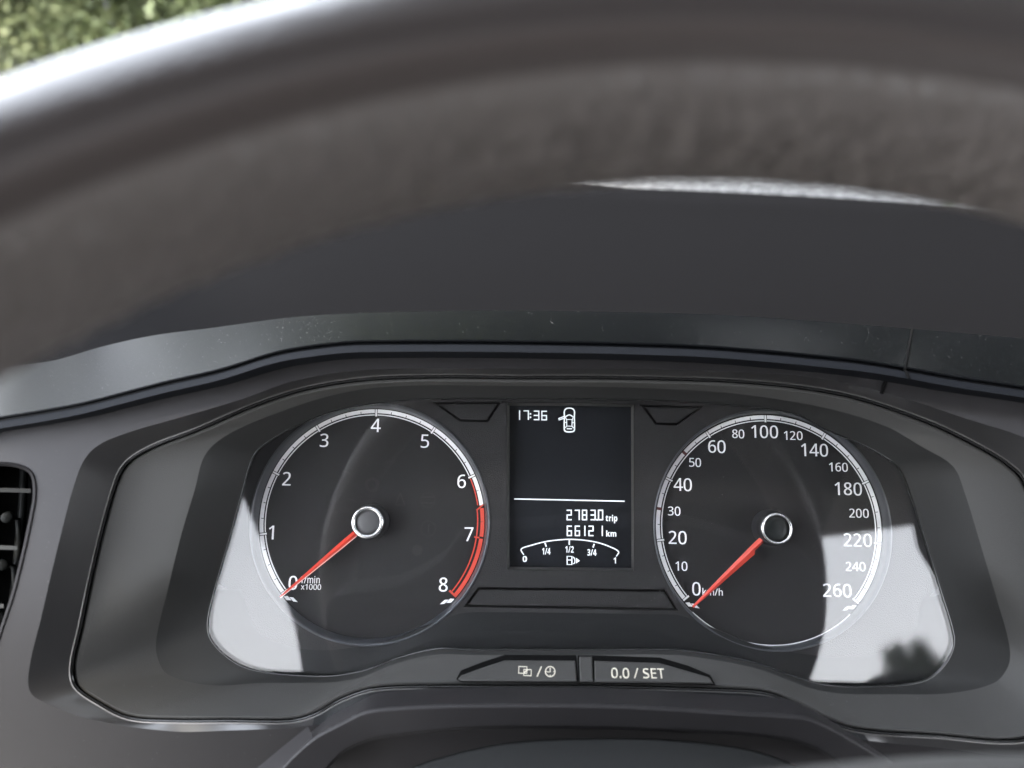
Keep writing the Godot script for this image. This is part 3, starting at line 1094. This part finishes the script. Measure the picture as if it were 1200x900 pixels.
func numeral(g: Node3D, s: String, px: float, py: float, hp: float) -> void:
	var at := P(px, py, 0.0) - g.position
	lettering("numeral", s, at, 0.0, hp * 0.000366, M.white_print, g)

func hub(g: Node3D, cap: Material, ring_r: float) -> void:
	var h := g
	part("hub_body", lathe_smooth([Vector2(0.0074, 0.0003), Vector2(0.0072, 0.006), Vector2(0.0068, 0.0096), Vector2(0.0064, 0.0100)], 64), M.hub_dark, h)
	var rg := []
	for i in 13:
		var q := TAU * i / 12
		rg.append(Vector2(0.0058 + cos(q) * ring_r, 0.0102 + sin(q) * ring_r))
	part("hub_ring", lathe_smooth(rg, 64), M.chrome, h)
	part("hub_cap", lathe_smooth([Vector2(0.0001, 0.0100), Vector2(0.0030, 0.00985), Vector2(0.0046, 0.0096), Vector2(0.0051, 0.0090), Vector2(0.0053, 0.0084), Vector2(0.0066, 0.0080)], 64), cap, h)

func gauge_tach(o: Node3D) -> void:
	var g := gauge_base(o, "tachometer", -DIAL_X, "left dial, engine speed scale from 0 to 8 with a red zone")
	gauge_scale(g, 6.5)
	# thick lip ring round the dial
	part("bezel_ring", lathe_smooth([Vector2(0.0479, 0.0001), Vector2(0.0481, 0.0016), Vector2(0.0486, 0.0030), Vector2(0.0492, 0.0056), Vector2(0.0497, 0.0058), Vector2(0.0501, 0.0050)], 128), M.ring, g)
	# red zone
	var z0 := STEP * 2.5
	part("red_zone", arc_strip(R0, R1, z0 + 1.2, STEP * 3 - 0.5), M.red_print, g)
	part("red_zone", arc_strip(R0, R1, STEP * 3 + 0.6, STEP * 4 + 0.3), M.red_print, g)
	part("red_line", arc_strip(0.0449, 0.0454, STEP * 2 + 0.8, z0 - 0.6), M.red_print, g)
	part("red_line", arc_strip(0.0444, 0.0449, z0 + 1.4, STEP * 4 + 0.3), M.red_print, g)
	part("red_mark", bar(polar(R1, z0 - 0.6), polar(0.0444, z0 + 2.0), 0.0006), M.red_print, g)
	part("red_mark", bar(polar(0.0437, STEP * 3 + 0.2), polar(R0, STEP * 3 + 0.2), 0.0006), M.red_print, g)
	part("red_mark", bar(polar(0.0436, STEP * 4), polar(R1, STEP * 4), 0.0008), M.red_print, g)
	part("minor_mark", bar(polar(R0 - 0.0001, STEP * 2.75, 0.0001), polar(R0 + 0.0009, STEP * 2.75, 0.0001), 0.0002, 0.00025), M.dark_red_print, g)
	var nums := [[343.5, 683], [318, 624], [336, 561], [380, 516], [440.5, 498.5], [498, 517], [541, 564], [549.5, 626], [519.5, 685]]
	for k in 9:
		numeral(g, str(k), nums[k][0], nums[k][1], 15.6)
	lettering("unit_text", "1/min", P(363.5, 679.2, 0.0) - g.position, 22.0 * 0.000366, 8.2 * 0.000366, M.white_print, g)
	lettering("unit_text", "x1000", P(364.5, 687.8, 0.0) - g.position, 23.0 * 0.000366, 6.2 * 0.000366, M.white_print, g)
	# lamps that are out show faintly in the dial
	for q in [[501.5, 586.0, 9.0, 8.0], [502.0, 619.5, 9.0, 8.0], [489.0, 644.5, 6.2, 0.0]]:
		part("unlit_lamp", lathe([Vector2(maxf(0.0001, q[3] * 0.000366), 0.0002), Vector2(q[2] * 0.000366, 0.0002)], 32), M.unlit_print, g, Transform3D(Basis(), P(q[0], q[1], 0.0) - g.position))
	lettering("unlit_lamp", "!", P(502, 619.5, 0.0002) - g.position, 0.0, 9.5 * 0.000366, M.unlit_print, g)
	for q in [[493.0, 582.5, 510.0, 582.5], [493.5, 589.5, 509.5, 589.5], [463.0, 592.0, 468.5, 578.0], [474.0, 592.0, 468.5, 578.0], [463.0, 592.0, 474.0, 592.0], [400.0, 551.0, 412.0, 556.0], [452.0, 541.0, 464.0, 541.0], [406.0, 584.0, 418.0, 588.0]]:
		part("unlit_lamp", bar(P(q[0], q[1], 0.0) - g.position, P(q[2], q[3], 0.0) - g.position, 0.0006), M.unlit_print, g)
	part("unlit_lamp", lathe([Vector2(0.0018, 0.0002), Vector2(0.0031, 0.0002)], 32), M.unlit_print, g, Transform3D(Basis(), P(436, 568, 0.0) - g.position))
	var tip := P(328.5, 699.5, 0.0045) - g.position
	var root := Vector3(0, 0, 0.0068)
	var d := (tip - root).normalized()
	var s := d.cross(Vector3.BACK).normalized()
	part("needle", pointer(root + d * 0.004, tip, s, [[0.0, 0.00125, 0.00125], [0.25, 0.0013, 0.0013], [1.0, 0.0004, 0.0004]], 0.0011), M.needle, g)
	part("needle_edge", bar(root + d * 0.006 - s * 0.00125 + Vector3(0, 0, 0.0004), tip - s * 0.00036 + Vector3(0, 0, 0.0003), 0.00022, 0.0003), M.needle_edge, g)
	hub(g, M.hub_cap, 0.00085)

# a pointer with a ridge; shape: [share of the length, width on one side, width on the other]
func pointer(a: Vector3, b: Vector3, s: Vector3, shape: Array, high: float) -> ArrayMesh:
	var l0 := []
	var l1 := []
	var mid := []
	for w in shape:
		var c := a.lerp(b, w[0])
		l0.append(c - s * w[1])
		l1.append(c + s * w[2])
		mid.append(c + Vector3(0, 0, high * (0.4 + 0.6 * (1.0 - w[0]))))
	var dn := Vector3(0, 0, -0.0006)
	return loft([lift(l0, dn), l0, mid, l1, lift(l1, dn)], false, [1, 2, 3, 4])

func gauge_speed(o: Node3D) -> void:
	var g := gauge_base(o, "speedometer", DIAL_X, "right dial, road speed scale from 0 to 260")
	gauge_scale(g, 99.0)
	part("bezel_ring", lathe_smooth([Vector2(0.0481, 0.0001), Vector2(0.0483, 0.0020), Vector2(0.0488, 0.0052), Vector2(0.0491, 0.0056), Vector2(0.0494, 0.0054), Vector2(0.0497, 0.0048)], 128), M.ring, g)
	part("lower_line", arc_strip(0.0478, 0.0481, 137.0, 223.0, 0.0003), M.white_print, g)
	var big := [["0", 816, 690], ["20", 794, 630], ["40", 800, 568], ["60", 840, 523.5], ["100", 896, 506], ["140", 954.5, 527.5], ["180", 994, 573], ["220", 1005, 633], ["260", 981, 692]]
	for b in big:
		numeral(g, b[0], b[1], b[2], 15.0)
	var small := [["10", 798.5, 663.5], ["30", 790, 599], ["50", 814.5, 542], ["80", 865, 508.5], ["120", 929.5, 510.5], ["160", 982.5, 547.5], ["200", 1006.5, 601.5], ["240", 1002.5, 664]]
	for b in small:
		numeral(g, b[0], b[1], b[2], 10.4)
	lettering("unit_text", "km/h", P(835, 693.5, 0.0) - g.position, 23.0 * 0.000366, 8.0 * 0.000366, M.white_print, g)
	for k in [1.5, 2.5]:
		part("limit_mark", bar(polar(R0 - 0.0002, STEP * (k - 4), 0.00015), polar(R1 + 0.0001, STEP * (k - 4), 0.00015), 0.0012, 0.0003), M.dark_red_print, g)
	var tip := P(812.0, 711.5, 0.0045) - g.position
	var root := Vector3(0, 0, 0.0068)
	var d := (tip - root).normalized()
	var s := d.cross(Vector3.BACK).normalized()
	part("needle", pointer(root + d * 0.004, tip, s, [[0.0, 0.0011, 0.0012], [0.19, 0.0011, 0.0013], [0.22, 0.0021, 0.0013], [1.0, 0.0004, 0.0004]], 0.0011), M.needle, g)
	hub(g, M.hub_cap_dark, 0.00055)

# seven strokes of a digit: a top, b top right, c bottom right, d bottom, e bottom left, f top left, g middle
const STROKES := {"0": "abcdef", "1": "bc", "2": "abged", "3": "abgcd", "6": "afgedc", "7": "abc", "8": "abcdefg"}

func digit(ch: String, x: float, y: float, w: float, h: float, t: float, parent: Node3D, z: float) -> void:
	var p := {"a": [0, 0, 1, 0], "b": [1, 0, 1, 0.5], "c": [1, 0.5, 1, 1], "d": [0, 1, 1, 1], "e": [0, 0.5, 0, 1], "f": [0, 0, 0, 0.5], "g": [0, 0.5, 1, 0.5]}
	var st := SurfaceTool.new()
	st.begin(Mesh.PRIMITIVE_TRIANGLES)
	for k in STROKES[ch]:
		var q: Array = p[k]
		var a := P(x + q[0] * w, y + q[1] * h, z)
		var b := P(x + q[2] * w, y + q[3] * h, z)
		var d := (b - a).normalized() * t * 0.00018
		st.append_from(bar(a - d * 0.8, b + d * 0.8, t * 0.000366, 0.0001), 0, Transform3D())
	part("digit", st.commit(), M.lit_segment, parent)

func stroke(called: String, pts: Array, t: float, parent: Node3D, z: float, m: Material = null, closed := false) -> void:
	var path := []
	for q in pts:
		path.append(P(q.x, q.y, z))
	var l := []
	var r := []
	var n := path.size()
	for i in n:
		var a: Vector3 = path[(i - 1 + n) % n] if closed or i > 0 else path[i]
		var b: Vector3 = path[(i + 1) % n] if closed or i < n - 1 else path[i]
		var s := (b - a).normalized().cross(Vector3.BACK) * t * 0.000183
		l.append(path[i] - s)
		r.append(path[i] + s)
	part(called, loft([l, r], closed, [1]), m if m else M.lit_segment, parent)

func display(o: Node3D, frame: Array) -> void:
	var g := group_part("display", o)
	g.set_meta("label", "lit screen showing the time, trip, distance and fuel")
	var z := 0.0006
	part("screen_glass", patch(inset(frame, -4.0), [], func(_p): return 0.0, 60.0), M.screen, g)
	# frame with sloping walls
	var a := []
	var b := []
	var c := []
	var fi := inset(frame, 3.0)
	for i in frame.size():
		a.append(P(frame[i].x, frame[i].y, 0.0053))
		b.append(P(fi[i].x, fi[i].y, 0.0012))
		c.append(P(fi[i].x, fi[i].y, 0.0))
	part("screen_frame", loft([lift(a, Vector3(0, 0, -0.003)), a, b, c], true, [-1, -1, -1]), M.shroud, g)
	# 17:36
	var x := 608.0
	digit("1", 604.5, 481.5, 4.4, 10.0, 1.35, g, z)
	digit("7", 614.0, 481.5, 5.2, 10.0, 1.35, g, z)
	digit("3", 626.0, 481.8, 5.4, 10.0, 1.35, g, z)
	digit("6", 635.0, 482.0, 5.4, 10.0, 1.35, g, z)
	for y in [485.0, 489.0]:
		stroke("colon_dot", v2([621.6, y - 0.9, 621.6, y + 0.9]), 1.9, g, z)
	# open door sign: the car from above
	var car := spline(v2([661.5, 488, 661.3, 482, 663.5, 479, 667.2, 478.2, 671, 479.1, 673.2, 482, 673, 488, 673.2, 500, 672.6, 505, 667.2, 506.2, 662, 505, 661.2, 500]), 4, true)
	stroke("car_outline", car, 1.5, g, z, null, true)
	stroke("car_screen", spline(v2([662.5, 488.5, 667.2, 486.2, 672, 488.7]), 4), 1.3, g, z)
	stroke("car_screen", v2([664, 491.5, 670.5, 491.7, 670.3, 499.5, 664.2, 499.3]), 1.3, g, z, null, true)
	stroke("car_screen", v2([664.2, 502.3, 670.3, 502.5]), 1.4, g, z)
	for q in [[662.6, 489, 663.8, 491.6], [671.8, 489, 670.6, 491.8], [662.2, 501.5, 664, 499.4], [672.3, 501.6, 670.4, 499.6], [661.6, 495, 664, 495.2], [673, 495.2, 670.4, 495.3]]:
		stroke("car_line", v2(q), 1.1, g, z)
	stroke("open_door", v2([661.2, 488.0, 654.4, 490.6, 654.8, 492.2, 660.8, 490.2]), 1.2, g, z)
	stroke("divider_line", v2([602.5, 584.7, 667, 586.0, 732, 587.4]), 1.4, g, z)
	# 2783.0 trip and 66121 km
	var xs := [664.6, 674.0, 682.6, 692.6, 701.4]
	for k in 5:
		digit("27830"[k], xs[k], 598.0, 4.8, 11.0, 1.4, g, z)
	stroke("decimal_dot", v2([699.7, 608.2, 699.7, 610.0]), 1.9, g, z)
	xs = [664.8, 674.2, 680.6, 690.2, 701.0]
	for k in 5:
		digit("66121"[k], xs[k], 616.6, 4.8, 11.0, 1.4, g, z)
	lettering("unit_text", "trip", P(716.6, 608.2, z), 13.4 * 0.000366, 9.6 * 0.000366, M.lit_segment, g, "Droid Sans*", Basis(), 0.0001)
	lettering("unit_text", "km", P(716.3, 625.2, z), 11.6 * 0.000366, 7.0 * 0.000366, M.lit_segment, g, "Droid Sans*", Basis(), 0.0001)
	# fuel gauge
	stroke("fuel_arc", spline(v2([613.8, 650.2, 610.6, 643.6, 622, 639.2, 640, 634.6, 655, 632.7, 668, 632.0, 684, 633.0, 700, 635.7, 714, 640.4, 725, 646.6, 722.2, 652.0]), 5), 1.3, g, z)
	for q in [[638.6, 636.2, 640.2, 640.6], [667.2, 632.6, 667.1, 638.4], [696.4, 637.2, 695.0, 641.6]]:
		stroke("fuel_tick", v2(q), 1.5, g, z)
	for q in [["0", 615.0, 655.0, 5.0, 6.6], ["1/4", 640.2, 646.0, 9.6, 7.2], ["1/2", 667.4, 643.8, 9.6, 7.2], ["3/4", 693.6, 647.4, 10.4, 7.2], ["1", 720.4, 656.8, 2.8, 6.6]]:
		lettering("fuel_mark", q[0], P(q[1], q[2], z), q[3] * 0.000366, q[4] * 0.000366, M.lit_segment, g, "Droid Sans*", Basis(), 0.0001)
	stroke("pump", v2([664.6, 651.9, 670.2, 652.0, 670.2, 661.6, 664.6, 661.5]), 1.4, g, z, null, true)
	stroke("pump", v2([664.6, 656.2, 670.2, 656.3]), 1.1, g, z)
	stroke("pump_hose", spline(v2([671.6, 652.6, 673.4, 655.0, 673.4, 659.6, 671.8, 660.6]), 4), 1.1, g, z)
	part("pump_arrow", loft([[P(675.0, 653.8, z), P(675.0, 660.2, z)], [P(679.4, 657.0, z), P(679.4, 657.05, z)]], false, [1]), M.lit_segment, g)

func ledge_z(p: Vector2) -> float:
	return lerpf(z_ridge(Vector2(p.x, 769.0)), 0.0310, clampf((p.y - 769.0) / 29.5, -0.3, 1.05) )

func buttons(o: Node3D) -> void:
	var lb := v2([536.5, 795.5, 541, 787, 565, 777.5, 591.5, 768.8, 674, 769.2, 676, 798.5, 541, 798.0])
	var rb := v2([696.5, 769.3, 773, 772.0, 806, 781.5, 831, 792, 836, 801.5, 697, 799.0])
	var dv := v2([678.4, 769.5, 693.8, 769.5, 695.0, 798.6, 679.8, 798.4])
	var slope := ledge_frame()
	for k in 3:
		var poly: Array = [lb, rb, dv][k]
		var called: String = ["button", "button", "button_bridge"][k]
		var n := group_part(called, o)
		part("gap", plate(inset(poly, -1.5), func(p): return ledge_z(p) + 0.0010, 0.0004, 0.3), M.recess, n)
		var face := poly
		if k < 2:
			face = poly.map(func(q): return Vector2(q.x, q.y + 5.0 * smoothstep(797.0, 784.0, q.y)))
		part("key", plate(face, func(p): return ledge_z(p) + 0.0016, 0.0012, 1.4), M.shroud, n)
		if k == 0:
			n.set_meta("label", "left key with a screen and clock sign")
			for q in [[608, 781.0, 617.5, 781.3, 617.3, 789.2, 607.8, 788.9], [614, 784.4, 622.6, 784.8, 622.4, 792.0, 613.8, 791.6]]:
				strokes_on(v2(q), 1.3, n, true)
			strokes_on(v2([613.6, 788.6, 618.6, 784.6]), 1.6, n, false)
			strokes_on(v2([629.4, 792.8, 634.6, 780.8]), 1.3, n, false)
			var c := []
			for i in 20:
				c.append(Vector2(644.8 + 5.6 * cos(TAU * i / 20), 787.0 + 5.9 * sin(TAU * i / 20)))
			strokes_on(c, 1.3, n, true)
			strokes_on(v2([644.8, 782.6, 644.8, 787.4, 641.4, 787.4]), 1.3, n, false)
			for i in 3:
				var g := [0.0, PI / 2, PI][i] as float
				strokes_on([Vector2(644.8 + 3.6 * cos(g), 787 + 3.8 * sin(g)), Vector2(644.8 + 5.2 * cos(g), 787 + 5.5 * sin(g))], 1.1, n, false)
		elif k == 1:
			n.set_meta("label", "right key lettered 0.0 / SET")
			var zc := ledge_z(Vector2(747, 789)) + 0.0031
			lettering("key_text", "0.0 / SET", P(747.5, 789.3, zc), 59.5 * 0.000335, 11.6 / 28.0 * (P(700, 772, ledge_z(Vector2(700, 772))) - P(700, 800, ledge_z(Vector2(700, 800)))).length(), M.cream_print, n, "Droid Sans", slope, 0.0002)

func ledge_frame() -> Basis:
	var a := P(700, 772, ledge_z(Vector2(700, 772)))
	var b := P(700, 800, ledge_z(Vector2(700, 800)))
	var up := (a - b).normalized()
	var x := Vector3.RIGHT
	return Basis(x, up, x.cross(up))

func strokes_on(pts: Array, t: float, parent: Node3D, closed: bool) -> void:
	var l := []
	var r := []
	var n := pts.size()
	for i in n:
		var a: Vector2 = pts[(i - 1 + n) % n] if closed or i > 0 else pts[i]
		var b: Vector2 = pts[(i + 1) % n] if closed or i < n - 1 else pts[i]
		var d := (b - a).normalized()
		var s := Vector2(-d.y, d.x) * t * 0.5
		for q in [[l, pts[i] - s], [r, pts[i] + s]]:
			var p: Vector2 = q[1]
			q[0].append(P(p.x, p.y, ledge_z(p) + 0.0031))
	part("sign_stroke", loft([l, r], closed, [1]), M.cream_print, parent)


# ------------------------------------------------------------------ steering wheel
const WHEEL_C := Vector3(0.0384, -0.1275, -0.0524)   # in the camera's axes
const WHEEL_R := 0.183

func wheel() -> void:
	var el := deg_to_rad(19.35)
	var yw := deg_to_rad(4.74)
	var nn := Vector3(sin(yw) * cos(el), sin(el), cos(yw) * cos(el))
	var to := func(v: Vector3) -> Vector3: return rgt * v.x + upw * v.y - fwd * v.z
	var c: Vector3 = EYE + to.call(WHEEL_C)
	var n: Vector3 = to.call(nn)
	var x: Vector3 = to.call(Vector3.UP.cross(nn).normalized())
	var y := n.cross(x)
	var o := thing("steering_wheel", "dark leather steering wheel rim blurred in front of the cluster", "steering wheel", CAR * Transform3D(Basis(x, y, n), c))
	# rim section: angle 0 faces the driver, 90 degrees points away from the hub
	var seg := 720
	var lump := FastNoiseLite.new()
	lump.seed = 11
	lump.frequency = 1.0
	lump.fractal_octaves = 3
	var sides := 72
	var rings := []
	for i in seg:
		var g := TAU * i / seg
		var d := Vector3(sin(g), cos(g), 0)
		var ring := []
		for k in sides:
			var a := TAU * k / sides
			var deg := rad_to_deg(wrapf(a, -PI, PI))
			var rr := 0.0152 + 0.0006 * cos(2.0 * a)
			rr -= 0.0009 * exp(-pow((deg + 12.0) / 3.5, 2.0))
			rr -= 0.0007 * exp(-pow((deg + 33.0) / 4.0, 2.0))
			if absf(deg + 88.0) < 48.0:      # worn, lumpy leather on the inner side
				var at := (d * (WHEEL_R + rr * sin(a)) + Vector3(0, 0, rr * cos(a))) * 260.0
				rr += 0.0012 * lump.get_noise_3dv(at) * smoothstep(48.0, 22.0, absf(deg + 88.0))
			ring.append(d * (WHEEL_R + rr * sin(a)) + Vector3(0, 0, rr * cos(a)))
		rings.append(ring)
	rings.append(rings[0])
	var cap := []
	var inlay := []
	var grip := []
	for r in rings:
		cap.append(r.slice(69, 72) + r.slice(0, 19))
		inlay.append(r.slice(65, 70))
		grip.append(r.slice(18, 66))
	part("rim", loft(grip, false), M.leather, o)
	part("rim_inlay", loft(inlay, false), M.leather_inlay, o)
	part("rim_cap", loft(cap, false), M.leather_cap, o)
	# hub pad with its spokes, deeper than the rim
	var z := -0.035
	var outline := spline(v2([-0.166, 0.030, -0.120, 0.040, -0.085, 0.060, -0.070, 0.078, -0.02, 0.085, 0.03, 0.0885, 0.06, 0.0885, 0.085, 0.086, 0.120, 0.075, 0.166, 0.060, 0.168, 0.0, 0.120, -0.02, 0.085, -0.05, 0.05, -0.08, 0.0, -0.09, -0.05, -0.08, -0.085, -0.05, -0.120, -0.02, -0.168, 0.0]), 4, true)
	outline = outline.map(func(q): return Vector2(q.x, q.y * 0.955 if q.y > 0.0 else q.y))
	var ins := inset(outline, 0.006)
	var ins2 := inset(outline, 0.016)
	var r0 := []
	var r1 := []
	var r2 := []
	var r3 := []
	for i in outline.size():
		r0.append(Vector3(outline[i].x, outline[i].y, z - 0.02))
		r1.append(Vector3(outline[i].x, outline[i].y, z))
		r2.append(Vector3(ins[i].x, ins[i].y, z + 0.006))
		r3.append(Vector3(ins2[i].x, ins2[i].y, z + 0.008))
	var mid := []
	for q in r3:
		mid.append(Vector3(q.x * 0.02, q.y * 0.02, z + 0.022))
	part("hub_pad", loft([r0, r1, r2, r3, mid], true, [1, 1, 1, 1]), M.hub_pad, o)
